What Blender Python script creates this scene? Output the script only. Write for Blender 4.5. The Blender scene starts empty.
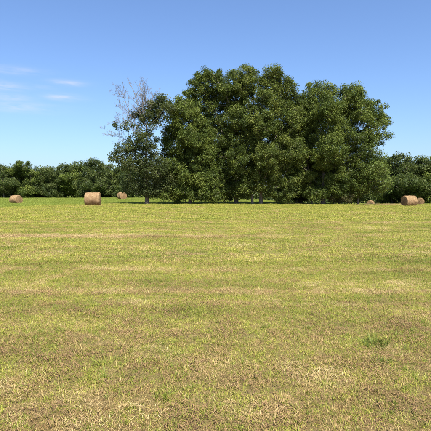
import bpy, math, random
import numpy as np
from mathutils import Vector, Euler

SC = bpy.context.scene
COL = SC.collection
RNG = np.random.default_rng(11)
random.seed(11)
rad = math.radians

# ------------------------------------------------------------------ camera
EYE, F, HOR = 1.6, 462.0, 193.0          # eye height, focal length in photo pixels, horizon row
cam = bpy.data.cameras.new('camera')
cam.sensor_fit = 'HORIZONTAL'
cam.angle = 2 * math.atan(215.5 / F)
cam.clip_start = 0.05
cam.clip_end = 6000
camo = bpy.data.objects.new('camera', cam)
camo.location = (0, 0, EYE)
camo.rotation_euler = (rad(90) - math.atan((215.5 - HOR) / F), 0, 0)
COL.objects.link(camo)
SC.camera = camo

# ------------------------------------------------------------------ sun, sky, exposure
SUN_EL, SUN_AZ = 56.0, 158.0             # azimuth clockwise from the viewing direction (+Y)
sun = bpy.data.lights.new('sun', 'SUN')
sun.energy = 5.0
sun.angle = rad(0.53)
sun.color = (1.0, 0.95, 0.86)
suno = bpy.data.objects.new('sun', sun)
sd = Vector((math.sin(rad(SUN_AZ)) * math.cos(rad(SUN_EL)),
             math.cos(rad(SUN_AZ)) * math.cos(rad(SUN_EL)), math.sin(rad(SUN_EL))))
suno.rotation_euler = sd.to_track_quat('Z', 'Y').to_euler()
suno.location = sd * 100
COL.objects.link(suno)

world = bpy.data.worlds.new('World')
SC.world = world
world.use_nodes = True


class NT:
    """small node-tree helper"""
    def __init__(self, tree):
        self.t = tree
        self.n = tree.nodes
        self.l = tree.links

    def put(self, sock, v):
        if isinstance(v, bpy.types.NodeSocket):
            self.l.new(v, sock)
        elif v is not None:
            sock.default_value = v

    def math(self, op, a, b=None, c=None, clamp=False):
        m = self.n.new('ShaderNodeMath')
        m.operation = op
        m.use_clamp = clamp
        for i, v in enumerate((a, b, c)):
            self.put(m.inputs[i], v)
        return m.outputs[0]

    def noise(self, vec, scale, detail=4, rough=0.55, dist=0.0):
        m = self.n.new('ShaderNodeTexNoise')
        self.put(m.inputs['Vector'], vec)
        m.inputs['Scale'].default_value = scale
        m.inputs['Detail'].default_value = detail
        m.inputs['Roughness'].default_value = rough
        m.inputs['Distortion'].default_value = dist
        return m.outputs['Fac']

    def mix(self, fac, a, b, mode='MIX'):
        m = self.n.new('ShaderNodeMix')
        m.data_type = 'RGBA'
        m.blend_type = mode
        self.put(m.inputs[0], fac)
        self.put(m.inputs[6], a)
        self.put(m.inputs[7], b)
        return m.outputs[2]

    def ramp(self, fac, stops):
        m = self.n.new('ShaderNodeValToRGB')
        el = m.color_ramp.elements
        while len(el) > 1:
            el.remove(el[-1])
        for i, (p, c) in enumerate(stops):
            e = el[0] if i == 0 else el.new(p)
            e.position = p
            e.color = c if len(c) == 4 else (*c, 1)
        self.put(m.inputs[0], fac)
        return m.outputs[0]

    def mrange(self, v, a, b, c=0.0, d=1.0):
        m = self.n.new('ShaderNodeMapRange')
        self.put(m.inputs[0], v)
        for i, x in enumerate((a, b, c, d)):
            m.inputs[i + 1].default_value = x
        return m.outputs[0]

    def attr(self, name):
        m = self.n.new('ShaderNodeAttribute')
        m.attribute_name = name
        return m

    def scale3(self, vec, s):
        m = self.n.new('ShaderNodeVectorMath')
        m.operation = 'MULTIPLY'
        self.put(m.inputs[0], vec)
        m.inputs[1].default_value = s
        return m.outputs[0]


w = NT(world.node_tree)
bg = next(n for n in w.n if n.type == 'BACKGROUND')
sky = w.n.new('ShaderNodeTexSky')
sky.sky_type = 'NISHITA'
sky.sun_disc = False
sky.sun_elevation = rad(SUN_EL)
sky.sun_rotation = rad(SUN_AZ)
sky.altitude = 0
sky.air_density = 1.0
sky.dust_density = 1.4
sky.ozone_density = 6.0
# thin cirrus streaks: gaussian patches in (azimuth, elevation), broken up by stretched noise
tc = w.n.new('ShaderNodeTexCoord')
sep = w.n.new('ShaderNodeSeparateXYZ')
w.l.new(tc.outputs['Generated'], sep.inputs[0])
az = w.math('ARCTAN2', sep.outputs[0], sep.outputs[1])
el = w.math('ARCSINE', sep.outputs[2])
cmb = w.n.new('ShaderNodeCombineXYZ')
w.l.new(w.math('MULTIPLY', az, 16.0), cmb.inputs[0])
w.l.new(w.math('MULTIPLY', el, 110.0), cmb.inputs[1])
streak = w.mrange(w.noise(cmb.outputs[0], 1.0, 6, 0.6, 0.3), 0.30, 0.66)
tot = None
for (a0, e0, sa, se, amp) in ((-17.6, 12.65, 1.9, .34, .75), (-18.2, 11.0, 2.1, .36, .9),
                              (-23.6, 13.55, 3.0, .42, .6), (-24.6, 11.75, 2.4, .5, .85),
                              (-24.0, 10.6, 2.6, .42, .8), (-22.8, 9.65, 3.6, .55, .7),
                              (-20.2, 12.0, 1.4, .28, .3), (-32.0, 12.6, 4.5, 1.0, .9),
                              (-47.0, 13.5, 7, 1.2, .8), (64.0, 15.0, 8, 1.2, .7),
                              (120.0, 17.0, 9, 1.5, .8), (-115.0, 14.0, 9, 1.4, .8), (175.0, 16.0, 9, 1.4, .7)):
    da = w.math('DIVIDE', w.math('SUBTRACT', az, rad(a0)), rad(sa))
    de = w.math('DIVIDE', w.math('SUBTRACT', el, rad(e0)), rad(se))
    q = w.math('ADD', w.math('MULTIPLY', da, da), w.math('MULTIPLY', de, de))
    g = w.math('MULTIPLY', w.math('EXPONENT', w.math('MULTIPLY', q, -1.0)), amp)
    tot = g if tot is None else w.math('MAXIMUM', tot, g)
cl = w.math('MULTIPLY', tot, streak)
skyt = w.mix(1.0, sky.outputs[0], (.915, .955, 1.05, 1), 'MULTIPLY')
skyc = w.mix(w.math('MULTIPLY', cl, 0.56), skyt, (4.6, 4.5, 5.3, 1))
w.l.new(skyc, bg.inputs[0])
bg.inputs[1].default_value = 0.086

SC.view_settings.view_transform = 'Standard'
SC.view_settings.look = 'None'
SC.view_settings.exposure = 1.22
SC.view_settings.gamma = 1.0
SC.view_settings.use_curve_mapping = False
SC.render.engine = 'CYCLES'
SC.cycles.max_bounces = 6
SC.cycles.transparent_max_bounces = 8

# ------------------------------------------------------------------ numpy helpers
def hash3(ix, iy, iz, seed):
    h = (ix.astype(np.int64) * 374761393 + iy.astype(np.int64) * 668265263 +
         iz.astype(np.int64) * 2147483647 + seed * 1274126177) & 0x7fffffff
    h = ((h ^ (h >> 13)) * 1274126177) & 0x7fffffff
    h = ((h ^ (h >> 16)) * 668265263) & 0x7fffffff
    return ((h ^ (h >> 15)) & 0xffffff) / float(0xffffff)


def vnoise(x, y, z=None, seed=0):
    z = np.zeros_like(x) if z is None else z
    fx, fy, fz = np.floor(x), np.floor(y), np.floor(z)
    tx, ty, tz = x - fx, y - fy, z - fz
    tx, ty, tz = (t * t * (3 - 2 * t) for t in (tx, ty, tz))
    r = 0
    for dx in (0, 1):
        for dy in (0, 1):
            for dz in (0, 1):
                wgt = (tx if dx else 1 - tx) * (ty if dy else 1 - ty) * (tz if dz else 1 - tz)
                r = r + wgt * hash3(fx + dx, fy + dy, fz + dz, seed)
    return r


def fbm(x, y, z=None, seed=0, oct=4):
    s, a, n = 0, 1.0, 0
    for k in range(oct):
        s = s + a * vnoise(x * 2 ** k, y * 2 ** k, None if z is None else z * 2 ** k, seed + 17 * k)
        n += a
        a *= 0.5
    return s / n


def sstep(a, b, x):
    t = np.clip((x - a) / (b - a), 0, 1)
    return t * t * (3 - 2 * t)


def bump(x, c, s):
    return np.exp(-((x - c) / s) ** 2)


def make_mesh(name, verts, faces, smooth=False, mat_idx=None, attrs=None):
    """faces: (n,k) int array; attrs: {name: per-vertex float array}"""
    me = bpy.data.meshes.new(name)
    verts = np.asarray(verts, dtype=np.float32)
    faces = np.asarray(faces, dtype=np.int32)
    n, k = faces.shape
    me.vertices.add(len(verts))
    me.vertices.foreach_set('co', verts.ravel())
    me.loops.add(n * k)
    me.loops.foreach_set('vertex_index', faces.ravel())
    me.polygons.add(n)
    me.polygons.foreach_set('loop_start', np.arange(0, n * k, k, dtype=np.int32))
    me.polygons.foreach_set('loop_total', np.full(n, k, dtype=np.int32))
    me.polygons.foreach_set('use_smooth', np.full(n, smooth, dtype=bool))
    for a, v in (attrs or {}).items():
        at = me.attributes.new(a, 'FLOAT', 'POINT')
        at.data.foreach_set('value', np.asarray(v, dtype=np.float32))
    me.update(calc_edges=True)
    return me


def obj(name, me, mat=None, parent=None, loc=(0, 0, 0), kind=None):
    o = bpy.data.objects.new(name, me)
    COL.objects.link(o)
    o.location = loc
    if mat is not None and len(me.materials) == 0:
        me.materials.append(mat)
    if parent is not None:
        o.parent = parent
    if kind:
        o['kind'] = kind
    return o


def thing(name, label, cat, loc=(0, 0, 0), rz=0.0, group=None):
    o = bpy.data.objects.new(name, None)
    o.empty_display_size = 0.3
    COL.objects.link(o)
    o.location = loc
    o.rotation_euler = (0, 0, rz)
    o['label'] = label
    o['category'] = cat
    if group:
        o['group'] = group
    return o


def copy_thing(src, label, loc, rz, scale):
    r = src.copy()
    COL.objects.link(r)
    r.location, r.rotation_euler, r.scale = loc, (0, 0, rz), scale
    r['label'] = label
    for ch in list(src.children):
        c = ch.copy()
        COL.objects.link(c)
        c.parent = r
    return r


# ------------------------------------------------------------------ lie of the land
def ground_z(x, y):
    x, y = np.asarray(x, float), np.asarray(y, float)
    z = 0.10 * (fbm(x * .05, y * .05, seed=3, oct=2) - .5) * sstep(6, 30, np.hypot(x, y))
    z = z + 0.05 * (fbm(x * .35, y * .35, seed=5, oct=3) - .5)
    z = z + .15 * bump(x, -15, 9) * bump(y, 57, 9) + .35 * sstep(70, 92, y) * sstep(-6, -14, x)
    z = z - 1.05 * sstep(65, 92, y) * sstep(9, 21, x)          # the field falls away on the right
    return z


def gz(x, y):
    return float(ground_z(np.array([x]), np.array([y]))[0])


def at(px, py_or_none, D):
    """photo column -> world x at distance D"""
    return (px - 215.5) / F * D


def hz(py, D):
    return (HOR - py) / F * D + EYE


def greenness(x, y):
    """0 = bleached straw, 1 = green growth; mowing rows run nearly across the view"""
    yy = y + 0.012 * x + .05 * np.clip(y, 0, 20) * (fbm(x * .10, y * .10, seed=21, oct=2) - .5)
    near = sstep(3.0, 4.3, y + .9 * (fbm(x * .8, y * .8, seed=8) - .5))
    g = 0.38 + 0.20 * near + 0.36 * sstep(5.0, 6.8, yy + 1.0 * (fbm(x * .5, y * .9, seed=9) - .5))
    # windrow rows and wheel tracks, straight across the field
    rows = (.75 * bump(yy, 7.5, .16) + .30 * bump(yy, 8.15, .14) + .34 * bump(yy, 6.65, .16) + .50 * bump(yy, 9.7, .22)
            + .22 * bump(yy, 10.8, .2) + .45 * bump(yy, 12.0, .3) + .38 * bump(yy, 14.0, .35) + .85 * bump(yy, 16.9, .55) * sstep(5, -6, x)
            + .35 * bump(yy, 17.2, .4) + .30 * bump(yy, 20.5, .6) + .38 * bump(yy, 25.0, .9) + .25 * bump(yy, 30, 1.1) + .28 * bump(yy, 37, 1.6))
    g = g - 1.05 * rows * (.72 + .45 * fbm(x * .5, y * .9, seed=12))
    g = g + .24 * (fbm(x * .35, y * .8, seed=31) - .5) + .38 * (fbm(x * 2.6, y * 3.0, seed=33, oct=3) - .5) * sstep(30, 8, y)
    # greener uncut ground beyond the hay on the left, straw on the rise at the right
    edge = 51 + (x + 21.6) * 1.65 + 3 * (fbm(x * .2, y * .2, seed=40) - .5)
    g = g + .55 * sstep(0, 5, y - edge) * sstep(2, -8, x)
    g = g - .9 * bump(y, 66, 5.5) * bump(x, 24, 4.5)
    g = g - .6 * bump(x, -14.6, 2.2) * bump(y, 54.3, 1.6)      # hay left lying round the nearest bale
    return np.clip(g, 0, 1)


def lushness(x, y):
    """how much it is fresh uncut green"""
    edge = 51 + (x + 21.6) * 1.65 + 3 * (fbm(x * .2, y * .2, seed=40) - .5)
    a = sstep(0, 5, y - edge) * sstep(2, -8, x)
    return np.maximum(a, .8 * sstep(64, 76, y)) * (1 - bump(x, 25, 6) * bump(y, 68, 9))


# ------------------------------------------------------------------ materials
def new_mat(name):
    m = bpy.data.materials.new(name)
    m.use_nodes = True
    t = NT(m.node_tree)
    b = t.n['Principled BSDF']
    return m, t, b


def geo_pos(t):
    return t.n.new('ShaderNodeNewGeometry').outputs['Position']


def add_translucent(m, t, b, colour, amount):
    tr = t.n.new('ShaderNodeBsdfTranslucent')
    t.put(tr.inputs[0], colour)
    mx = t.n.new('ShaderNodeMixShader')
    mx.inputs[0].default_value = amount
    out = t.n['Material Output']
    t.l.new(b.outputs[0], mx.inputs[1])
    t.l.new(tr.outputs[0], mx.inputs[2])
    t.l.new(mx.outputs[0], out.inputs[0])


def leaf_material(name, dark, mid, light, amount=.28):
    m, t, b = new_mat(name)
    tint = t.attr('tint').outputs['Fac']
    c = t.ramp(tint, [(0, dark), (.5, mid), (1, light)])
    nz = t.noise(geo_pos(t), .42, 4)
    c = t.mix(t.mrange(nz, .5, .68, 0, .55), c, light)
    c = t.mix(t.mrange(nz, .48, .34, 0, .5), c, dark)
    t.put(b.inputs['Base Color'], c)
    b.inputs['Roughness'].default_value = .5
    b.inputs['Specular IOR Level'].default_value = .18
    c2 = t.mix(.5, c, (.16, .22, .03, 1))
    add_translucent(m, t, b, c2, amount)
    return m


def bark_material(name, c0, c1):
    m, t, b = new_mat(name)
    p = t.scale3(geo_pos(t), (9, 9, 1.6))
    n1 = t.noise(p, 1.4, 5, .65)
    n2 = t.noise(geo_pos(t), .8, 3)
    c = t.mix(t.mrange(n1, .35, .65), c0, c1)
    c = t.mix(t.mrange(n2, .5, .75, 0, .4), c, (.16, .17, .12, 1))
    t.put(b.inputs['Base Color'], c)
    b.inputs['Roughness'].default_value = .9
    bp = t.n.new('ShaderNodeBump')
    bp.inputs['Strength'].default_value = .7
    bp.inputs['Distance'].default_value = .03
    t.l.new(n1, bp.inputs['Height'])
    t.l.new(bp.outputs[0], b.inputs['Normal'])
    return m


def blade_material(name, cols, amount, rough=.55, patch=None):
    """per-blade tint picks along a ramp, broad noise over the field shifts it"""
    m, t, b = new_mat(name)
    tint = t.attr('tint').outputs['Fac']
    oi = t.n.new('ShaderNodeObjectInfo').outputs['Random']
    p = geo_pos(t)
    nz = t.noise(t.scale3(p, (.35, .7, 0)), 1.0, 4)
    f = t.math('ADD', t.math('MULTIPLY', tint, .55), t.math('MULTIPLY', oi, .18))
    f = t.math('ADD', f, t.mrange(nz, .3, .7, -.05, .35))
    c = t.ramp(f, cols)
    t.put(b.inputs['Base Color'], c)
    b.inputs['Roughness'].default_value = rough
    b.inputs['Specular IOR Level'].default_value = .3
    add_translucent(m, t, b, c, amount)
    return m


M = {}
M['leaf_walnut'] = leaf_material('leaf_dark_green', (.024, .038, .008, 1), (.064, .094, .017, 1), (.150, .182, .036, 1))
M['leaf_mid'] = leaf_material('leaf_mid_green', (.028, .044, .010, 1), (.074, .108, .019, 1), (.172, .204, .040, 1))
M['leaf_warm'] = leaf_material('leaf_warm_green', (.030, .045, .010, 1), (.080, .110, .020, 1), (.186, .208, .043, 1))
M['leaf_light'] = leaf_material('leaf_light_green', (.045, .075, .014, 1), (.095, .135, .025, 1), (.170, .200, .045, 1))
M['leaf_sparse'] = leaf_material('leaf_grey_green', (.022, .032, .010, 1), (.050, .068, .020, 1), (.110, .122, .038, 1))
M['leaf_far'] = leaf_material('leaf_far_wood', (.024, .040, .012, 1), (.052, .074, .020, 1), (.105, .125, .034, 1))
M['leaf_brush'] = leaf_material('leaf_brush', (.05, .05, .02, 1), (.09, .085, .035, 1), (.15, .13, .06, 1))
M['bark'] = bark_material('bark_brown', (.060, .048, .038, 1), (.170, .140, .110, 1))
M['bark_pale'] = bark_material('bark_pale', (.110, .090, .070, 1), (.250, .210, .168, 1))
M['bark_dead'] = bark_material('bark_dead', (.100, .084, .072, 1), (.215, .188, .165, 1))
M['grass_green'] = blade_material('grass_green', [(0, (.080, .112, .014)), (.35, (.178, .212, .026)),
                                                  (.7, (.365, .355, .056)), (1, (.58, .50, .13))], .32)
M['grass_lush'] = blade_material('grass_lush', [(0, (.085, .122, .015)), (.4, (.165, .210, .028)),
                                                (.75, (.255, .285, .046)), (1, (.38, .36, .09))], .30)
M['grass_dry'] = blade_material('grass_dry', [(0, (.120, .066, .026)), (.35, (.270, .175, .068)),
                                              (.7, (.430, .320, .125)), (1, (.56, .46, .22))], .2, .6)
M['straw'] = blade_material('straw_bleached', [(0, (.200, .118, .050)), (.3, (.350, .240, .105)),
                                               (.7, (.510, .390, .180)), (1, (.68, .57, .31))], .12, .5)

M['weed'] = blade_material('weed_green', [(0, (.062, .088, .012)), (.4, (.125, .160, .022)),
                                            (.8, (.215, .240, .042)), (1, (.33, .32, .08))], .25)
M['thatch'] = blade_material('brown_thatch', [(0, (.060, .034, .017)), (.4, (.165, .098, .044)),
                                              (.8, (.270, .175, .078)), (1, (.36, .25, .12))], .05, .8)


def ground_material():
    m, t, b = new_mat('hayfield_ground')
    g = t.attr('green').outputs['Fac']
    l = t.attr('lush').outputs['Fac']
    p = geo_pos(t)
    fine = t.noise(t.scale3(p, (95, 60, 40)), 1.0, 6, .8)
    mid = t.noise(t.scale3(p, (3.2, 4.5, 3)), 1.0, 5, .6)
    soil = t.ramp(fine, [(.3, (.040, .025, .013)), (.5, (.120, .078, .036)), (.72, (.30, .21, .10))])
    dry = t.ramp(fine, [(.3, (.085, .052, .024)), (.5, (.230, .155, .066)), (.72, (.46, .35, .17))])
    grn = t.ramp(fine, [(.3, (.070, .060, .020)), (.5, (.200, .165, .055)), (.72, (.40, .33, .12))])
    lsh = t.ramp(fine, [(.25, (.080, .115, .018)), (.5, (.175, .225, .040)), (.75, (.29, .32, .08))])
    gg = t.math('ADD', g, t.mrange(mid, .3, .7, -.25, .25))
    c = t.mix(t.mrange(gg, .15, .7), dry, grn)
    c = t.mix(t.mrange(mid, .52, .72, 0, .3), c, soil)
    c = t.mix(l, c, lsh)
    t.put(b.inputs['Base Color'], c)
    b.inputs['Roughness'].default_value = .95
    b.inputs['Specular IOR Level'].default_value = .1
    bp = t.n.new('ShaderNodeBump')
    bp.inputs['Strength'].default_value = .9
    bp.inputs['Distance'].default_value = .025
    t.l.new(fine, bp.inputs['Height'])
    t.l.new(bp.outputs[0], b.inputs['Normal'])
    return m


# ------------------------------------------------------------------ the field
def axis(parts):
    out = []
    for a, b_, s in parts:
        out.append(np.arange(a, b_, s))
    return np.concatenate(out)


gx = axis([(-2400, -400, 200), (-400, -120, 20), (-120, -48, 2.0), (-48, -12, .6), (-12, 12, .22), (12, 48, .6),
           (48, 120, 2.0), (120, 400, 20), (400, 2401, 200)])
gy = axis([(-600, -60, 60), (-60, -8, 4), (-8, 1.5, .5), (1.5, 12, .18), (12, 30, .35), (30, 80, .8), (80, 180, 2.5),
           (180, 400, 20), (400, 2801, 200)])
XX, YY = np.meshgrid(gx, gy)
ZZ = ground_z(XX, YY)
nv = XX.size
idx = np.arange(nv).reshape(XX.shape)
fc = np.stack([idx[:-1, :-1].ravel(), idx[:-1, 1:].ravel(), idx[1:, 1:].ravel(), idx[1:, :-1].ravel()], 1)
ground = obj('field', make_mesh('field', np.stack([XX.ravel(), YY.ravel(), ZZ.ravel()], 1), fc, True,
                                attrs={'green': greenness(XX, YY).ravel(), 'lush': lushness(XX, YY).ravel()}),
             ground_material(), kind='structure')
ground['label'] = 'wide mown hayfield of yellow green stubble and straw'


# ------------------------------------------------------------------ grass: many small patches scattered on the field
def blades(n, R, hmin, hmax, wid, lean, rng, flat=False, curve=.5):
    """a patch of n grass blades (3 quads-worth strips) within radius R"""
    r = R * np.sqrt(rng.random(n))
    a = rng.random(n) * 2 * np.pi
    bx, by = r * np.cos(a), r * np.sin(a)
    if not flat:                       # gather into small tussocks
        k = max(3, n // 9)
        cr, ca = R * np.sqrt(rng.random(k)), rng.random(k) * 6.283
        pick = rng.integers(0, k, n)
        bx = cr[pick] * np.cos(ca[pick]) + rng.normal(0, R * .09, n)
        by = cr[pick] * np.sin(ca[pick]) + rng.normal(0, R * .09, n)
    L = hmin + (hmax - hmin) * rng.random(n) ** 1.5
    dirn = rng.random(n) * 2 * np.pi
    dx, dy = np.cos(dirn), np.sin(dirn)
    if flat:
        tilt0 = rng.normal(0, .10, n)
        pts = []
        for s in (-.5, 0, .5):
            off = L * s
            bend = L * .05 * rng.normal(0, 1, n) * (1 if s == 0 else 0)
            pts.append(np.stack([bx + dx * off - dy * bend, by + dy * off + dx * bend,
                                 np.abs(.008 + .022 * rng.random(n)) + off * tilt0 + L * .08], 1))
    else:
        th = np.abs(rng.normal(lean, .28, n))
        pts = []
        for s in (0, .5, 1.0):
            ang = th * (1 - curve + curve * 2 * s)
            hor = L * s * np.sin(np.clip(ang, 0, 1.5))
            ver = L * s * np.cos(np.clip(ang, 0, 1.5))
            pts.append(np.stack([bx + dx * hor, by + dy * hor, ver - .004], 1))
    wdir = dirn + np.pi / 2 + rng.normal(0, .5, n)
    wv = np.stack([np.cos(wdir), np.sin(wdir), np.zeros(n)], 1)
    ww = wid * (.6 + .8 * rng.random(n))
    prof = (.8, 1, .7) if flat else (1, .85, .12)
    V = np.zeros((n, 6, 3))
    for i in range(3):
        V[:, 2 * i] = pts[i] - wv * (ww * prof[i] / 2)[:, None]
        V[:, 2 * i + 1] = pts[i] + wv * (ww * prof[i] / 2)[:, None]
    base = (np.arange(n) * 6)[:, None]
    Fq = np.concatenate([base + np.array([[0, 1, 3, 2]]), base + np.array([[2, 3, 5, 4]])])
    tint = np.repeat(rng.random(n), 6)
    return V.reshape(-1, 3), Fq, tint


def proto_collection(name, mat, count, **kw):
    c = bpy.data.collections.new(name)
    for i in range(count):
        rng = np.random.default_rng(hash(name) % 1000 + i if False else sum(map(ord, name)) * 7 + i)
        V, Fq, ti = blades(rng=rng, **kw)
        me = make_mesh(f'{name}_{i}', V, Fq, attrs={'tint': ti})
        me.materials.append(mat)
        o = bpy.data.objects.new(f'{name}_{i}', me)
        c.objects.link(o)
    return c


def scatter(name, label, layers, cat=None):
    """layers: list of (positions, scales, collection); one stuff object"""
    pts = np.concatenate([l[0] for l in layers])
    n = len(pts)
    me = bpy.data.meshes.new(name)
    me.vertices.add(n)
    me.vertices.foreach_set('co', pts.astype(np.float32).ravel())
    a = me.attributes.new('psize', 'FLOAT', 'POINT')
    a.data.foreach_set('value', np.concatenate([l[1] for l in layers]).astype(np.float32))
    a = me.attributes.new('layer', 'INT', 'POINT')
    a.data.foreach_set('value', np.concatenate([np.full(len(l[0]), i) for i, l in enumerate(layers)]).astype(np.int32))
    a = me.attributes.new('turn', 'FLOAT_VECTOR', 'POINT')
    rot = np.zeros((n, 3), np.float32)
    rot[:, 2] = RNG.random(n) * 6.283
    rot[:, :2] = RNG.normal(0, .05, (n, 2))
    a.data.foreach_set('vector', rot.ravel())
    o = obj(name, me, kind='stuff')
    o['label'] = label
    o['category'] = cat or 'grass'
    ng = bpy.data.node_groups.new(name + '_scatter', 'GeometryNodeTree')
    ng.interface.new_socket('Geometry', in_out='INPUT', socket_type='NodeSocketGeometry')
    ng.interface.new_socket('Geometry', in_out='OUTPUT', socket_type='NodeSocketGeometry')
    N, L = ng.nodes, ng.links
    gi, go = N.new('NodeGroupInput'), N.new('NodeGroupOutput')
    join = N.new('GeometryNodeJoinGeometry')

    def named(nm, typ):
        x = N.new('GeometryNodeInputNamedAttribute')
        x.data_type = typ
        x.inputs[0].default_value = nm
        return next(s for s in x.outputs if s.enabled and s.name == 'Attribute')
    for i, l in enumerate(layers):
        iop = N.new('GeometryNodeInstanceOnPoints')
        cmpn = N.new('FunctionNodeCompare')
        cmpn.data_type = 'INT'
        cmpn.operation = 'EQUAL'
        ia = [s for s in cmpn.inputs if s.type == 'INT']
        L.new(named('layer', 'INT'), ia[0])
        ia[1].default_value = i
        L.new(cmpn.outputs[0], iop.inputs['Selection'])
        ci = N.new('GeometryNodeCollectionInfo')
        ci.inputs['Collection'].default_value = l[2]
        ci.inputs['Separate Children'].default_value = True
        ci.inputs['Reset Children'].default_value = True
        L.new(gi.outputs[0], iop.inputs['Points'])
        L.new(ci.outputs[0], iop.inputs['Instance'])
        iop.inputs['Pick Instance'].default_value = True
        rv = N.new('FunctionNodeRandomValue')
        rv.data_type = 'INT'
        ri = [s for s in rv.inputs if s.type == 'INT']
        ri[0].default_value, ri[1].default_value = 0, 50
        L.new(next(s for s in rv.outputs if s.type == 'INT'), iop.inputs['Instance Index'])
        L.new(named('turn', 'FLOAT_VECTOR'), iop.inputs['Rotation'])
        L.new(named('psize', 'FLOAT'), iop.inputs['Scale'])
        L.new(iop.outputs[0], join.inputs[0])
    L.new(join.outputs[0], go.inputs[0])
    md = o.modifiers.new('scatter', 'NODES')
    md.node_group = ng
    return o


def wedge(y0, y1, dens, margin=2.5):
    """random points on the field between two distances, a little wider than the view"""
    W = .475 * y1 + margin
    st = 1 / math.sqrt(dens)                    # jittered grid: even cover, no bald spots
    x, y = np.meshgrid(np.arange(-W, W, st), np.arange(y0, y1, st))
    x = (x + RNG.uniform(-.55, .55, x.shape) * st).ravel()
    y = (y + RNG.uniform(-.55, .55, y.shape) * st).ravel()
    k = np.abs(x) < .475 * y + margin
    return x[k], y[k]


def layer(y0, y1, dens, prob, coll, smin, smax):
    x, y = wedge(y0, y1, dens)
    k = RNG.random(len(x)) < np.clip(prob(x, y), 0, 1)
    x, y = x[k], y[k]
    p = np.stack([x, y, ground_z(x, y)], 1)
    return p, smin + (smax - smin) * RNG.random(len(x)), coll


gN = proto_collection('green_patch_near', M['grass_green'], 6, n=230, R=.17, hmin=.012, hmax=.055, wid=.0034, lean=.75)
gM = proto_collection('green_patch_mid', M['grass_green'], 5, n=280, R=.36, hmin=.018, hmax=.065, wid=.007, lean=.75)
gF = proto_collection('green_patch_far', M['grass_green'], 5, n=320, R=.9, hmin=.03, hmax=.09, wid=.018, lean=.6)
dN = proto_collection('dry_patch_near', M['grass_dry'], 6, n=220, R=.17, hmin=.012, hmax=.06, wid=.0028, lean=.7)
dM = proto_collection('dry_patch_mid', M['grass_dry'], 5, n=260, R=.36, hmin=.02, hmax=.07, wid=.006, lean=.7)
dF = proto_collection('dry_patch_far', M['grass_dry'], 5, n=300, R=.9, hmin=.03, hmax=.08, wid=.016, lean=.7)
sN = proto_collection('straw_patch_near', M['straw'], 6, n=200, R=.2, hmin=.015, hmax=.075, wid=.0019, lean=0, flat=True)
sM = proto_collection('straw_patch_mid', M['straw'], 5, n=150, R=.4, hmin=.04, hmax=.18, wid=.0048, lean=0, flat=True)
sF = proto_collection('straw_patch_far', M['straw'], 4, n=190, R=.9, hmin=.08, hmax=.24, wid=.012, lean=0, flat=True)
uF = proto_collection('lush_patch_far', M['grass_lush'], 5, n=240, R=.9, hmin=.05, hmax=.15, wid=.022, lean=.45)

tN = proto_collection('thatch_patch_near', M['thatch'], 5, n=170, R=.2, hmin=.012, hmax=.06, wid=.0045, lean=0, flat=True)
uN = proto_collection('green_tuft_near', M['grass_lush'], 6, n=34, R=.045, hmin=.02, hmax=.075, wid=.0036, lean=.6)
uM = proto_collection('green_tuft_mid', M['grass_lush'], 5, n=44, R=.08, hmin=.02, hmax=.08, wid=.006, lean=.6)
TUF = lambda x, y: 1.9 * (fbm(x * 1.7, y * 2.0, seed=55, oct=3) - .30) * (.35 + greenness(x, y))
GRN = lambda x, y: .16 + 1.0 * greenness(x, y) ** 1.1
DRY = lambda x, y: 1.05 - .85 * greenness(x, y)
THA = lambda x, y: (.11 + .17 * bump(y, 4.5, 1.2)) * (.7 + .6 * fbm(x * 3.1, y * 3.6, seed=91, oct=3)) * sstep(9, 6, y)
STR = lambda x, y: (.85 - 1.2 * greenness(x, y)) * (.36 + .10 * sstep(4.0, 3.3, y) + .7 * sstep(6.0, 7.0, y))
scatter('mown_grass', 'short yellow green mown grass covering the hayfield', [
    layer(1.2, 11, 52, GRN, gN, .7, 1.25),
    layer(1.2, 11, 26, TUF, uN, .6, 1.3),
    layer(10.5, 26, 9, TUF, uM, .7, 1.3),
    layer(10.5, 28, 12, GRN, gM, .75, 1.25),
    layer(27, 78, 1.9, lambda x, y: GRN(x, y) * (1 - lushness(x, y)), gF, .75, 1.25)])
scatter('dry_stubble', 'dry tan stubble standing among the mown grass', [
    layer(1.2, 11, 62, DRY, dN, .7, 1.25),
    layer(10.5, 28, 11, DRY, dM, .75, 1.25),
    layer(27, 76, 1.1, lambda x, y: DRY(x, y) * (1 - lushness(x, y)), dF, .75, 1.25)], 'stubble')
scatter('straw_litter', 'loose bleached straw strewn over the mown field', [
    layer(1.2, 11, 30, STR, sN, .7, 1.3),
    layer(10.5, 28, 8, STR, sM, .75, 1.3),
    layer(27, 76, 1.8, lambda x, y: STR(x, y) * (1 - lushness(x, y)), sF, .75, 1.3)], 'straw')
scatter('brown_thatch', 'brown weathered thatch lying between the mown stems', [
    layer(1.2, 10, 30, THA, tN, .6, 1.2)], 'thatch')
scatter('uncut_grass', 'fresher green grass beyond the hay on the left and under the trees', [
    layer(38, 112, 1.5, lushness, uF, .8, 1.3)])


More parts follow.
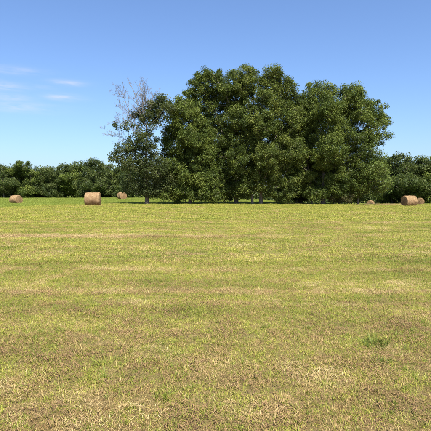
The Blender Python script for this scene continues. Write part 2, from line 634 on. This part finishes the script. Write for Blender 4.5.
# ------------------------------------------------------------------ trees
def tube(points, radii, sides):
    """swept tube; returns verts, quads"""
    P = np.asarray(points, float)
    n = len(P)
    T = np.gradient(P, axis=0)
    T /= np.linalg.norm(T, axis=1)[:, None] + 1e-9
    ref = np.array([1., 0, 0]) if abs(T[0, 2]) > .7 else np.array([0, 0, 1.])
    V = []
    for i in range(n):
        a = np.cross(T[i], ref)
        a /= np.linalg.norm(a) + 1e-9
        b = np.cross(T[i], a)
        ang = np.arange(sides) * 2 * np.pi / sides
        V.append(P[i] + radii[i] * (np.cos(ang)[:, None] * a + np.sin(ang)[:, None] * b))
    V = np.concatenate(V)
    Fq = []
    for i in range(n - 1):
        for k in range(sides):
            Fq.append((i * sides + k, i * sides + (k + 1) % sides, (i + 1) * sides + (k + 1) % sides, (i + 1) * sides + k))
    return V, np.array(Fq)


def join_tubes(tubes):
    V, Fq, o = [], [], 0
    for v, f in tubes:
        V.append(v)
        Fq.append(f + o)
        o += len(v)
    return np.concatenate(V), np.concatenate(Fq)


def leaves(centres, radii, per, size, rng, tints, up=.45, squash=.9):
    """clouds of small folded leaf faces about clump centres"""
    n = len(centres) * per
    C = np.repeat(centres, per, axis=0)
    R = np.repeat(radii, per)
    u = rng.normal(size=(n, 3))
    u /= np.linalg.norm(u, axis=1)[:, None]
    p = C + u * (R * rng.random(n) ** .45)[:, None] * np.array([1, 1, squash])
    nrm = .55 * u + np.array([0, 0, up]) + .75 * rng.normal(size=(n, 3)) * .7
    nrm /= np.linalg.norm(nrm, axis=1)[:, None]
    t = rng.normal(size=(n, 3)) + np.array([0, 0, -.35])
    t -= nrm * (t * nrm).sum(1)[:, None]
    t /= np.linalg.norm(t, axis=1)[:, None] + 1e-9
    s = np.cross(nrm, t)
    L = size * np.clip(np.exp(rng.normal(0, .34, n)), .45, 2.1)
    W = L * (.42 + .2 * rng.random(n))
    V = np.zeros((n, 4, 3))
    V[:, 0] = p - t * (L * .5)[:, None]
    V[:, 1] = p + s * (W * .5)[:, None] + nrm * (W * .12)[:, None]
    V[:, 2] = p + t * (L * .5)[:, None] - nrm * (L * .10)[:, None]
    V[:, 3] = p - s * (W * .5)[:, None] + nrm * (W * .12)[:, None]
    Fq = np.arange(n * 4).reshape(-1, 4)
    ti = np.clip(np.repeat(tints, per) + rng.normal(0, .17, n), 0, 1)
    return V.reshape(-1, 3), Fq, np.repeat(ti, 4)


def clumps_in(lobes, n, rng, seed, gap=.40, freq=.33, spacing=.55, billow=0.0):
    """clump centres inside a union of ellipsoids (cx,cy,cz,rx,ry,rz,w), denser near the skin, with noise gaps"""
    lob = np.array(lobes, float)
    vol = (lob[:, 3] * lob[:, 4] + lob[:, 3] * lob[:, 5] + lob[:, 4] * lob[:, 5]) * lob[:, 6]
    out = np.zeros((0, 3))
    if billow:                                  # branch-end billows: domes of clumps with shaded gaps between them
        S = np.zeros((0, 3))
        for _ in range(40):
            k = rng.choice(len(lob), 200, p=vol / vol.sum())
            u = rng.normal(size=(200, 3))
            u /= np.linalg.norm(u, axis=1)[:, None]
            p = lob[k, :3] + u * lob[k, 3:6] * rng.uniform(.62, .98, 200)[:, None]
            q = np.linalg.norm((p[:, None, :] - lob[None, :, :3]) / lob[None, :, 3:6], axis=2).min(1)
            for c in p[q > .6]:
                if len(S) == 0 or np.min(np.linalg.norm(S - c, axis=1)) > billow * 1.1:
                    S = np.vstack([S, c])
            if len(S) * 9 > n * .8:
                break
        for c in S:
            m = int(rng.integers(6, 12))
            u = rng.normal(size=(m, 3))
            u /= np.linalg.norm(u, axis=1)[:, None]
            u[:, 2] = u[:, 2] * 1.0 + .1
            out = np.vstack([out, c + u * billow * rng.uniform(.45, 1.0, (m, 1)) * rng.uniform(.7, 1.25)])
        n = max(len(out) + int(n * .62), 1)
    tries = 0
    while len(out) < n and tries < 90:
        tries += 1
        k = rng.choice(len(lob), 300, p=vol / vol.sum())
        u = rng.normal(size=(300, 3))
        u /= np.linalg.norm(u, axis=1)[:, None]
        p = lob[k, :3] + u * lob[k, 3:6] * (rng.random(300) ** (1 / 2.6))[:, None]
        q = np.linalg.norm((p[:, None, :] - lob[None, :, :3]) / lob[None, :, 3:6], axis=2).min(1)
        keep = (q > .5) | (rng.random(300) < .55)
        keep &= fbm(p[:, 0] * freq, p[:, 1] * freq, p[:, 2] * freq, seed=seed, oct=2) > gap
        for c in p[keep]:
            if len(out) == 0 or np.min(np.linalg.norm(out - c, axis=1)) > spacing:
                out = np.vstack([out, c])
                if len(out) >= n:
                    break
    return out


def skeleton(base, trunk, targets, rng, tip=.018, power=2.25):
    """grow branches from a trunk polyline to every target; returns nodes, parents, radii"""
    nodes = [np.array(p, float) for p in trunk]
    par = [-1] + list(range(len(trunk) - 1))
    plen = [0.0]
    for i in range(1, len(trunk)):
        plen.append(plen[-1] + np.linalg.norm(nodes[i] - nodes[i - 1]))
    tr = np.array(trunk)
    order = np.argsort([np.min(np.linalg.norm(tr - t, axis=1)) for t in targets])
    A = np.array(nodes)
    for ti in order:
        t = targets[ti]
        d = np.linalg.norm(A - t, axis=1)
        cost = d + .22 * np.array(plen) + 1.3 * np.maximum(0, A[:, 2] - t[2] + .15 * d)
        cost[0] += 50
        j = int(np.argmin(cost))
        seg = max(1, int(d[j] / .9))
        prev = j
        a = A[j]
        sag = rng.normal(0, .07, 3) * d[j] + np.array([0, 0, .08 * d[j]])
        new = []
        for s in range(1, seg + 1):
            f = s / seg
            p = a + (t - a) * f + sag * math.sin(math.pi * f)
            par.append(prev)
            plen.append(plen[prev] + d[j] / seg)
            nodes.append(p)
            new.append(p)
            prev = len(nodes) - 1
        A = np.vstack([A] + new)
    n = len(nodes)
    r = np.zeros(n)
    acc = np.zeros(n)
    for i in range(n - 1, -1, -1):
        r[i] = tip if acc[i] == 0 else acc[i] ** (1 / power)
        if par[i] >= 0:
            acc[par[i]] += r[i] ** power
    return np.array(nodes), np.array(par), r


def chains(nodes, par, r, ntrunk):
    """split the skeleton into tubes: trunk first, then each side chain (with its root chain id)"""
    kids = {}
    for i, p in enumerate(par):
        kids.setdefault(int(p), []).append(i)
    out = []
    stack = [(-1, 0, None)]
    while stack:
        start_parent, i, dummy = stack.pop()
        ch = [start_parent] if start_parent >= 0 else []
        cur = i
        while True:
            ch.append(cur)
            ks = kids.get(cur, [])
            if not ks:
                break
            if cur < ntrunk - 1:
                nxt = cur + 1
            else:
                nxt = max(ks, key=lambda k: r[k])
            for k in ks:
                if k != nxt:
                    stack.append((cur, k, None))
            cur = nxt
        out.append(ch)
    return out


def grow_tree(root, lobes, trunk, nclump, per, leafsize, mats, seed, rbase, gap=.40, clump_r=(.55, 1.0), spacing=.6,
              extra_trunks=(), minlimb=.05, freq=.33, leaf_up=.45, billow=0.0):
    """trunk, limbs, twigs and crown as parts of root; coordinates are local to root"""
    rng = np.random.default_rng(seed)
    C = clumps_in(lobes, nclump, rng, seed, gap, freq, spacing, billow)
    nodes, par, r = skeleton(None, trunk, C, rng)
    k = min(1.6, rbase / max(r[0], .01))
    nt = len(trunk)
    fr = np.clip((r - .02) / (r[0] - .02 + 1e-6), 0, 1)
    r = r * (1 + (k - 1) * fr)
    r[:nt] = np.maximum(r[:nt], rbase * np.linspace(1, .25, nt))
    r[0] *= 1.5                                             # root flare
    ch = chains(nodes, par, r, nt)
    twigs = []
    for i, c in enumerate(ch):
        rr = r[c].copy()
        if i > 0:
            rr[0] = min(rr[0], rr[1] * 1.15)
        if i == 0:
            rr = rr * 1.0
            v, f = tube(nodes[c], rr, 9)
            obj('trunk', make_mesh('trunk', v, f, True), mats[1], root)
        elif rr[1] > minlimb and c[0] < nt:
            v, f = tube(nodes[c], rr, 6)
            obj('limb', make_mesh('limb', v, f, True), mats[1], root)
        elif rr[1] > .017:
            twigs.append(tube(nodes[c], rr, 4))
    for et in extra_trunks:
        v, f = tube(np.array([p[:3] for p in et]), np.array([p[3] for p in et]), 9)
        obj('trunk', make_mesh('trunk', v, f, True), mats[1], root)
    if twigs:
        v, f = join_tubes(twigs)
        obj('twigs', make_mesh('twigs', v, f, True), mats[1], root, kind='stuff')
    tint = np.clip(.47 + rng.normal(0, .22, len(C)), 0, 1)
    R = clump_r[0] + (clump_r[1] - clump_r[0]) * rng.random(len(C))
    v, f, ti = leaves(C, R, per, leafsize, rng, tint, up=leaf_up)
    obj('crown', make_mesh('crown', v, f, attrs={'tint': ti}), mats[0], root, kind='stuff')
    return nodes, r


def big_tree(name, label, cat, D, trunk_px, lobes_px, top_z, mats, seed, nclump, per, rbase, depth=1.0, gap=.40,
             lean=0.0, extra=(), group=None, leafsize=.20, spacing=.6, clump_r=(.55, 1.0), billow=0.0):
    """lobes given as (column, row, half-width, half-height, weight) read off at the tree's own distance"""
    X0 = at(trunk_px, None, D)
    z0 = gz(X0, D)
    root = thing(name, label, cat, (X0, D, z0), group=group)
    rng = np.random.default_rng(seed + 900)
    lobes = []
    s = D / F
    for L in lobes_px:
        px, py, rx, ry, wt = L[:5]
        dy = L[5] if len(L) > 5 else rng.normal(0, .9)
        dep = depth * (rx + ry) * .5 * s * 1.05
        lobes.append((at(px, None, D) - X0, dy, hz(py, D) - z0, rx * s, dep, ry * s, wt))
    nt = 9
    trunk = []
    for i in range(nt):
        f = i / (nt - 1)
        trunk.append((lean * f + .18 * math.sin(3.1 * f + seed) * f, .22 * math.sin(2.3 * f + seed * 1.7) * f, -.15 + (top_z + .15) * f))
    ex = []
    for (dx, dy, topx, topz, r0) in extra:
        e = []
        for i in range(6):
            f = i / 5
            e.append((dx + (topx - dx) * f ** 1.3, dy * (1 - .4 * f), -.15 + (topz + .15) * f, r0 * (1.25 if i == 0 else 1 - .5 * f)))
        ex.append(e)
    grow_tree(root, lobes, trunk, nclump, per, leafsize, mats, seed, rbase, gap, clump_r, spacing, ex, billow=billow)
    return root


GRP = 'big trees of the island grove'
# dead-topped tree at the left
tA = big_tree('half_dead_tree', 'thin tree with bare grey dead top at the left end of the grove', 'tree', 64.5, 147,
              [(158, 103, 12, 9, .7), (136, 120, 9, 9, .45), (149, 116, 12, 10, .6), (127, 146, 13, 8, .9),
               (146, 142, 13, 12, .9), (139, 165, 18, 12, 1), (158, 172, 18, 13, 1), (140, 184, 21, 9, .9),
               (166, 186, 14, 8, .9), (170, 114, 7, 8, .6), (158, 124, 8, 7, .35), (124, 128, 7, 6, .35), (168, 132, 6, 5, .35), (158, 158, 12, 8, .7), (120, 158, 8, 8, .8), (139, 190, 11, 5, 1.2), (158, 191, 15, 6, 1.3), (152, 110, 10, 10, .7), (162, 106, 9, 10, .7)],
              11.0, (M['leaf_sparse'], M['bark']), 41, 400, 105, .25, gap=.31, leafsize=.20, spacing=.5, clump_r=(.4, .85))


def dead_limb(root, start, end, r0, seed, levels=3):
    rng = np.random.default_rng(seed)
    tubes = []

    def grow(a, b, r, lev):
        a, b = np.array(a, float), np.array(b, float)
        d = np.linalg.norm(b - a)
        n = max(3, int(d / .45))
        w1 = rng.normal(0, .05, 3) * d
        w2 = rng.normal(0, .03, 3) * d
        P = np.array([a + (b - a) * f + w1 * math.sin(math.pi * f) + w2 * math.sin(2 * math.pi * f) for f in np.linspace(0, 1, n + 1)])
        R = np.linspace(r, max(.010, r * .30), n + 1)
        tubes.append(tube(P, R, 5 if lev == levels else 4))
        if lev == 0:
            return
        cnt = max(2, int(d * (2.6 if lev == levels else 2.5)))
        for _ in range(cnt):
            f = rng.uniform(.22, .98)
            i = int(f * n)
            dirn = (b - a) / d
            q = rng.normal(size=3)
            q -= dirn * q.dot(dirn)
            q /= np.linalg.norm(q)
            v = dirn * rng.uniform(.45, 1.0) + q * rng.uniform(.5, 1.0) + np.array([0, 0, .3])
            v /= np.linalg.norm(v)
            ln = d * rng.uniform(.22, .5) * (1.1 - .5 * f)
            grow(P[i], P[i] + v * max(.3, ln), max(.010, R[i] * .55), lev - 1)
    grow(start, end, r0, levels)
    v, f = join_tubes(tubes)
    o = obj('dead_limb', make_mesh('dead_limb', v, f, True), M['bark_dead'], root)
    o['label'] = 'bare grey dead limb with leafless twigs'


SA = 64.5 / F
for i, (x0, y0, x1, y1, r, dy) in enumerate([(146, 126, 131, 86, .075, -.3), (147, 122, 139, 82, .085, .4), (146, 120, 149, 87, .065, -.6),
                                             (145, 136, 122, 92, .065, .2), (145, 148, 105, 135, .040, -.5), (146, 130, 117, 105, .045, .6),
                                             (147, 118, 158, 92, .045, .3), (146, 142, 113, 126, .035, -1.0), (146, 118, 134, 94, .05, .9),
                                             (147, 114, 145, 84, .05, -.9)]):
    dead_limb(tA, ((x0 - 147) * SA, 0, hz(y0, 64.5)), ((x1 - 147) * SA, dy * 2, hz(y1, 64.5)), r * .95, 70 + i)

big_tree('broadleaf_tree', 'leafy tree with low spreading crown just right of the half dead tree', 'tree', 66, 190,
         [(184, 122, 17, 17, .9), (190, 108, 13, 11, .8), (176, 145, 14, 16, .9), (195, 150, 22, 22, 1), (183, 172, 22, 16, 1), (203, 178, 24, 14, 1),
          (178, 189, 18, 7, 1.2), (205, 190, 20, 7, 1.2), (190, 140, 10, 12, .8, -2.4), (176, 193, 15, 6, 0.8, -1), (204, 194, 16, 5, 0.8, -1)],
         10.5, (M['leaf_mid'], M['bark']), 52, 760, 125, .2, group=GRP, gap=.28, leafsize=.175, clump_r=(.34, .86), spacing=.46, billow=.95)
big_tree('broadleaf_tree', 'tall dense tree with broad rounded crown in the middle of the grove', 'tree', 68, 236,
         [(212, 90, 18, 19, 1), (198, 104, 14, 17, .9), (233, 93, 15, 20, 1), (220, 118, 28, 22, 1), (212, 142, 28, 22, 1), (240, 140, 22, 26, 1),
          (228, 166, 28, 18, 1), (246, 168, 20, 16, .9), (222, 187, 24, 9, 1.2), (244, 185, 13, 7, 1, -1.5), (236, 122, 12, 14, .8, -2.8), (236, 160, 13, 14, .8, -3.2), (226, 193, 17, 6, 0.8, -1), (242, 190, 9, 6, 1.2, -2)],
         15.5, (M['leaf_walnut'], M['bark']), 63, 1080, 125, .27, group=GRP, gap=.28, leafsize=.175, clump_r=(.34, .86), spacing=.46, billow=.95)
big_tree('twin_trunk_tree', 'tall tree on two pale trunks right of the middle of the grove', 'tree', 67, 261,
         [(244, 86, 11, 18, 1), (271, 84, 13, 16, 1), (284, 94, 13, 16, .95), (262, 112, 18, 20, .9), (285, 122, 18, 20, 1), (262, 142, 20, 20, .9),
          (283, 152, 19, 19, 1), (264, 170, 20, 13, 1, -1.2), (287, 180, 16, 11, 1), (272, 184, 12, 6, .9, -1), (288, 190, 12, 6, 1), (262, 128, 13, 16, .9, -2.6), (262, 158, 14, 14, .9, -3.0), (250, 178, 10, 7, .7, -2), (254, 186, 10, 4, 1, -2), (280, 193, 13, 6, 0.8, -1)],
         15.0, (M['leaf_warm'], M['bark_pale']), 74, 980, 120, .21, extra=[(-1.25, -.2, -2.4, 9.5, .17)], group=GRP, gap=.28, leafsize=.175, clump_r=(.34, .86), spacing=.46, billow=.95)
big_tree('broadleaf_tree', 'darker tree filling the dip between the pale twin trunks and the broad right tree', 'tree', 71, 300,
         [(300, 118, 14, 20, 1), (296, 145, 17, 20, 1), (306, 168, 18, 18, 1), (302, 188, 16, 9, 1.4), (302, 194, 15, 6, 0.8)],
         12.0, (M['leaf_walnut'], M['bark']), 85, 450, 125, .25, group=GRP, gap=.26, leafsize=.175, clump_r=(.34, .86), spacing=.46, billow=.95)
big_tree('broadleaf_tree', 'broad spreading tree at the right end of the grove', 'tree', 67, 323,
         [(319, 98, 14, 17, 1.2), (335, 104, 16, 17, .95), (353, 104, 17, 18, 1.2), (373, 117, 14, 16, 1), (322, 128, 24, 22, 1), (350, 132, 26, 22, 1),
          (372, 138, 13, 14, .9), (312, 155, 20, 20, .9), (338, 160, 24, 20, 1), (362, 162, 19, 18, .9), (316, 182, 18, 11, 1.1), (345, 183, 20, 11, 1.1), (330, 189, 16, 7, 1.2, -1), (352, 190, 12, 7, 1), (322, 118, 12, 14, .8, -2.8), (325, 150, 13, 15, .8, -3.2), (316, 193, 14, 6, 0.8, -1), (336, 194, 15, 6, 0.8, -1), (352, 194, 12, 5, 0.8, -1)],
         14.0, (M['leaf_mid'], M['bark']), 96, 1220, 125, .27, extra=[(-1.5, .5, -2.6, 8.0, .15)], group=GRP, gap=.28, leafsize=.175, clump_r=(.34, .86), spacing=.46, billow=.95)
big_tree('small_tree', 'lighter green low tree under the right edge of the grove', 'tree', 65.5, 358,
         [(370, 172, 14, 12, 1), (379, 184, 8, 8, 1), (360, 185, 15, 9, .9), (356, 191, 12, 6, .9), (375, 189, 10, 5, .7)],
         4.2, (M['leaf_light'], M['bark']), 107, 170, 90, .13, leafsize=.18)

# low brush at the foot of the grove
for (nm, lab, px, D, lob, mat, sd) in (
        ('bush', 'brownish dry bush at the foot of the broad right tree', 341, 66, [(336, 198, 9, 5, 1), (346, 198, 9, 5, 1)], 'leaf_brush', 201),
        ('bush', 'low dark bush between the twin trunks and the broad right tree', 296, 70, [(292, 197, 8, 5, 1), (302, 197, 8, 5, 1)], 'leaf_walnut', 202),
        ('bush', 'low dark bush left of the pale twin trunks', 218, 69, [(212, 196, 10, 6, 1), (226, 197, 9, 5, 1)], 'leaf_walnut', 203),
        ('bush', 'low dark bush beneath the leafy tree beside the half dead tree', 186, 70, [(178, 196, 9, 6, 1), (194, 196, 10, 6, 1)], 'leaf_mid', 204),
        ('bush', 'small shaded bush beneath the lighter green low tree', 352, 69, [(349, 198, 6, 5, 1), (356, 198, 6, 4, 1)], 'leaf_mid', 205)):
    big_tree(nm, lab, 'bush', D, px, lob, 1.0, (M[mat], M['bark']), sd, 46, 60, .05, leafsize=.14, spacing=.3, clump_r=(.25, .5), gap=.25)


# ------------------------------------------------------------------ far treeline
def far_tree(seed, h, wdt, mat, label):
    root = thing('treeline_tree', label, 'tree', group='trees of the far treeline')
    rng = np.random.default_rng(seed)
    lob = []
    for k in range(8):
        f = (k + .4) / 8
        rr = wdt * (.62 + .42 * math.sin(math.pi * min(1, f * .95 + .12))) * .5
        lob.append((rng.normal(0, wdt * .17), rng.normal(0, wdt * .15), h * (.07 + .84 * f), rr * rng.uniform(.75, 1.0), rr, h * .105 * rng.uniform(.9, 1.3), 1))
    trunk = [(rng.normal(0, .1) * i, rng.normal(0, .1) * i, -.2 + h * .75 * i / 6) for i in range(7)]
    grow_tree(root, lob, trunk, 190, 120, .27, (M[mat], M['bark']), seed, .2, gap=.34, clump_r=(.55, 1.0), spacing=.6, minlimb=.09, freq=.4, leaf_up=.6)
    return root


protos = [far_tree(301, 10, 7.0, 'leaf_far', 'x'), far_tree(302, 10, 8.2, 'leaf_far', 'x'), far_tree(303, 10, 6.2, 'leaf_mid', 'x'), far_tree(304, 10, 7.5, 'leaf_walnut', 'x')]
used = set()
LINE = [  # column, distance, top row, proto, width factor, label
    (-13, 126, 163, 1, 1.0, 'dark treeline tree cut by the left edge of the picture'),
    (4, 124, 162, 0, 1.0, 'dark treeline tree above the left flank of the leftmost hay bale'),
    (19, 127, 164, 2, 1.1, 'narrow treeline tree directly behind the leftmost hay bale'),
    (31, 124, 159, 3, 1.0, 'round-headed treeline tree just right of the leftmost hay bale'),
    (45, 127, 164, 1, .9, 'lower treeline tree about midway between the two left hay bales, left one of a pair'),
    (59, 125, 162, 0, 1.0, 'treeline tree about midway between the two left hay bales, right one of a pair'),
    (74, 127, 160, 2, 1.2, 'treeline tree just left of the nearest hay bale'),
    (94, 122, 155, 1, 1.0, 'tallest tree of the left treeline, standing behind the nearest hay bale'),
    (112, 126, 162, 3, .95, 'treeline tree behind the farther hay bale beside the half dead tree'),
    (127, 127, 165, 0, .9, 'treeline tree showing behind the left branches of the half dead tree'),
    (392, 108, 154, 3, .9, 'treeline tree touching the right edge of the grove'),
    (406, 104, 150, 0, 1.0, 'treeline tree above the larger hay bale at the right'),
    (420, 106, 152, 1, .9, 'treeline tree above the smaller bale at the right'),
    (436, 103, 150, 2, 1.1, 'treeline tree cut by the right edge of the picture'),
]
for i, (px, D, top, k, wf, lab) in enumerate(LINE):
    X = at(px, None, D)
    z = gz(X, D)
    s = (hz(top, D) - z) / 10.2
    src = protos[k]
    rz = (i * 2.4) % 6.28
    sx = s * wf
    if k not in used:
        used.add(k)
        src.location, src.rotation_euler, src.scale, src['label'] = (X, D, z), (0, 0, rz), (sx, sx, s), lab
    else:
        copy_thing(src, lab, (X, D, z), rz, (sx, sx, s))

# the wood behind: one mass of foliage with an uneven top
rng = np.random.default_rng(77)
n = 7000
x = rng.uniform(-125, 125, n)
low = rng.random(n) < .38
y = rng.uniform(131, 150, n)
y[low] = rng.uniform(129, 134, low.sum())
midw = sstep(-32, -20, x) * sstep(40, 30, x)
y = y - 20 * np.maximum(sstep(25, 55, x), .9 * midw)
top = 8.6 + 2.6 * (fbm(x * .16, y * .16, seed=61, oct=3) - .5) * 2 + 1.0 * sstep(25, 50, x)
z = top * rng.random(n) ** .7
z[low] = 3.4 * rng.random(low.sum()) ** 1.2
z = z + ground_z(x, y)
Cw = np.stack([x, y, z], 1)
v, f, ti = leaves(Cw, rng.uniform(.8, 1.5, n), 22, .55, rng, np.clip(.42 + rng.normal(0, .15, n), 0, 1), up=.6)
wood = obj('far_wood', make_mesh('far_wood', v, f, attrs={'tint': ti}), M['leaf_far'], kind='stuff')
wood['label'] = 'dark mass of woodland behind the treeline'
wood['category'] = 'woodland'


# ------------------------------------------------------------------ round hay bales
def bale_material(name, end):
    m, t, b = new_mat(name)
    co = t.n.new('ShaderNodeTexCoord').outputs['Object']
    u = t.attr('ring').outputs['Fac']
    fine = t.noise(t.scale3(co, (70, 16, 16) if not end else (8, 34, 34)), 1.0, 5, .7)
    broad = t.noise(t.scale3(co, (3.2, 1.5, 1.5)), 1.0, 4, .65)
    c = t.ramp(fine, [(.34, (.070, .040, .020)), (.5, (.270, .178, .092)), (.66, (.500, .370, .205))])
    c = t.mix(t.mrange(broad, .46, .62, 0, .65), c, (.170, .092, .045, 1))
    c = t.mix(t.mrange(u, 0, 1, 0, .45), c, (.16, .095, .045, 1))
    t.put(b.inputs['Base Color'], c)
    b.inputs['Roughness'].default_value = .85
    b.inputs['Specular IOR Level'].default_value = .15
    bp = t.n.new('ShaderNodeBump')
    bp.inputs['Strength'].default_value = .8
    bp.inputs['Distance'].default_value = .03
    t.l.new(fine, bp.inputs['Height'])
    t.l.new(bp.outputs[0], b.inputs['Normal'])
    return m


M['bale_side'] = bale_material('bale_side_straw', False)
M['bale_end'] = bale_material('bale_end_straw', True)


M['bale_stems'] = blade_material('bale_stems', [(0, (.080, .042, .018)), (.4, (.230, .140, .062)),
                                                (.8, (.420, .290, .140)), (1, (.56, .42, .23))], .05, .7)


def hay_bale(label, px, D, r, L, rz, seed):
    """axis along local x, resting on the field"""
    X = at(px, None, D)
    root = thing('hay_bale', label, 'hay bale', (X, D, gz(X, D) - .03), rz, 'round bales on the hayfield')
    rng = np.random.default_rng(seed)
    nu, na = 26, 64
    a = np.arange(na) * 2 * np.pi / na

    def section(scale, ang, xs):
        rr = r * scale * (1 + .09 * (fbm(np.cos(ang) * 2 + seed, np.sin(ang) * 2, xs * 2, seed=seed, oct=3) - .5) * 2)
        yv, zv = np.cos(ang) * rr * 1.02, np.sin(ang) * rr
        zv = np.where(zv < -.76 * r, -.76 * r + (zv + .76 * r) * .40, zv)       # settled flat underneath
        return yv, zv + r * .87
    V, ring = [], []
    for i in range(nu + 1):
        s = i / nu
        xs = np.full(na, (s - .5) * L)
        e = min(s, 1 - s) * L
        sc = 1 - .07 * max(0, 1 - e / .10) ** 2
        groove = .010 * math.sin(s * L / .115 * 2 * math.pi + rng.normal(0, .4))
        yv, zv = section(sc + groove, a, xs)
        V.append(np.stack([xs + .012 * rng.normal(size=na), yv, zv], 1))
        ring.append(np.full(na, .5 + .5 * math.sin(s * L / .115 * 2 * math.pi)))
    V = np.concatenate(V)
    Fq = [(i * na + k, i * na + (k + 1) % na, (i + 1) * na + (k + 1) % na, (i + 1) * na + k) for i in range(nu) for k in range(na)]
    obj('rolled_side', make_mesh('rolled_side', V, Fq, True, attrs={'ring': np.concatenate(ring)}), M['bale_side'], root)
    for sgn in (-1, 1):
        nr = 30
        V, ring, Fq = [], [], []
        for j in range(nr + 1):
            q = .02 + .98 * j / nr
            yv, zv = section(.925 * q, a, np.full(na, sgn * .5 * L))
            zc = r * .87
            spiral = np.sin((q * 9 + a / (2 * np.pi)) * 2 * np.pi)
            dome = .05 * (1 - q ** 2) + .016 * spiral + .02 * rng.normal(size=na) * .6
            V.append(np.stack([sgn * (L * .5 + dome - .006), yv, zv], 1))
            ring.append(.5 - .5 * spiral)
        V = np.concatenate(V)
        for j in range(nr):
            for k in range(na):
                q4 = (j * na + k, j * na + (k + 1) % na, (j + 1) * na + (k + 1) % na, (j + 1) * na + k)
                Fq.append(q4 if sgn < 0 else q4[::-1])
        obj('end_face', make_mesh('end_face', V, Fq, True, attrs={'ring': np.concatenate(ring)}), M['bale_end'], root)
    # loose stems standing off the surface
    n = 1100
    xs = rng.uniform(-.5, .5, n) * L
    an = rng.random(n) * 2 * np.pi
    yv, zv = section(1.0, an, xs)
    P = np.stack([xs, yv, zv], 1)
    nn = np.stack([np.zeros(n), np.cos(an), np.sin(an)], 1)
    k = n // 4                                              # a quarter of them on the ends
    q = np.sqrt(rng.random(k))
    ye, ze = section(.9, an[:k], xs[:k])
    sg = np.where(rng.random(k) < .5, -1, 1)
    P[:k] = np.stack([sg * L * .51, ye * q, (ze - r * .87) * q + r * .87], 1)
    nn[:k] = np.stack([sg, np.zeros(k), np.zeros(k)], 1)
    t = np.cross(nn, rng.normal(size=(n, 3)))
    t /= np.linalg.norm(t, axis=1)[:, None]
    d = t * rng.uniform(.6, 1, n)[:, None] + nn * rng.uniform(.05, .5, n)[:, None]
    ln = rng.uniform(.06, .22, n)
    b2 = np.cross(d, nn)
    b2 /= np.linalg.norm(b2, axis=1)[:, None] + 1e-9
    wd = .006
    V = np.stack([P - b2 * wd, P + b2 * wd, P + d * ln[:, None] + b2 * wd * .6, P + d * ln[:, None] - b2 * wd * .6], 1).reshape(-1, 3)
    V[:, 2] = np.maximum(V[:, 2], .03)
    obj('loose_straw', make_mesh('loose_straw', V, np.arange(n * 4).reshape(-1, 4), attrs={'tint': np.repeat(rng.random(n), 4)}),
        M['bale_stems'], root, kind='stuff')
    return root


hay_bale('nearest round hay bale, lying side on at the left of the field', 93, 56, .83, 1.70, rad(3), 401)
hay_bale('round hay bale at the far left edge, its flat end turned half to the viewer', 16, 71, .68, 1.45, rad(-26), 402)
hay_bale('round hay bale left of the half dead tree, end turned to the viewer', 122, 92, .78, 1.3, rad(-50), 403)
hay_bale('larger round hay bale at the right end of the field, seen side on', 409, 58, .70, 1.42, rad(14), 404)
hay_bale('small round hay bale tucked behind the larger one at the right', 420, 64.5, .50, .95, rad(66), 405)
hay_bale('half sunken round bale right of the grove, behind the straw rise', 370.5, 86, .62, 1.1, rad(58), 406)


# ------------------------------------------------------------------ leafy clumps in the near field
def weed(label, px, py, size, seed, mat, nb=90):
    D = EYE * F / (py - HOR)
    X = at(px, None, D)
    root = thing('grass_clump', label, 'grass clump', (X, D, gz(X, D)), group='green clumps in the near field')
    rng = np.random.default_rng(seed)
    V, Fq, ti = blades(nb, size * .9, size * .35, size * .95, .0055, .5, rng)
    obj('blades', make_mesh('blades', V, Fq, attrs={'tint': ti * .6}), M[mat], root, kind='stuff')


weed('dark green leafy clump in the near field at the right', 378, 348, .15, 501, 'weed', 220)
weed('lighter green grass clump just nearer than the dark clump at the right', 385, 366, .12, 502, 'weed', 110)
weed('taller green grass tuft near the bottom of the field at the left of centre', 160, 402, .09, 503, 'grass_green', 110)
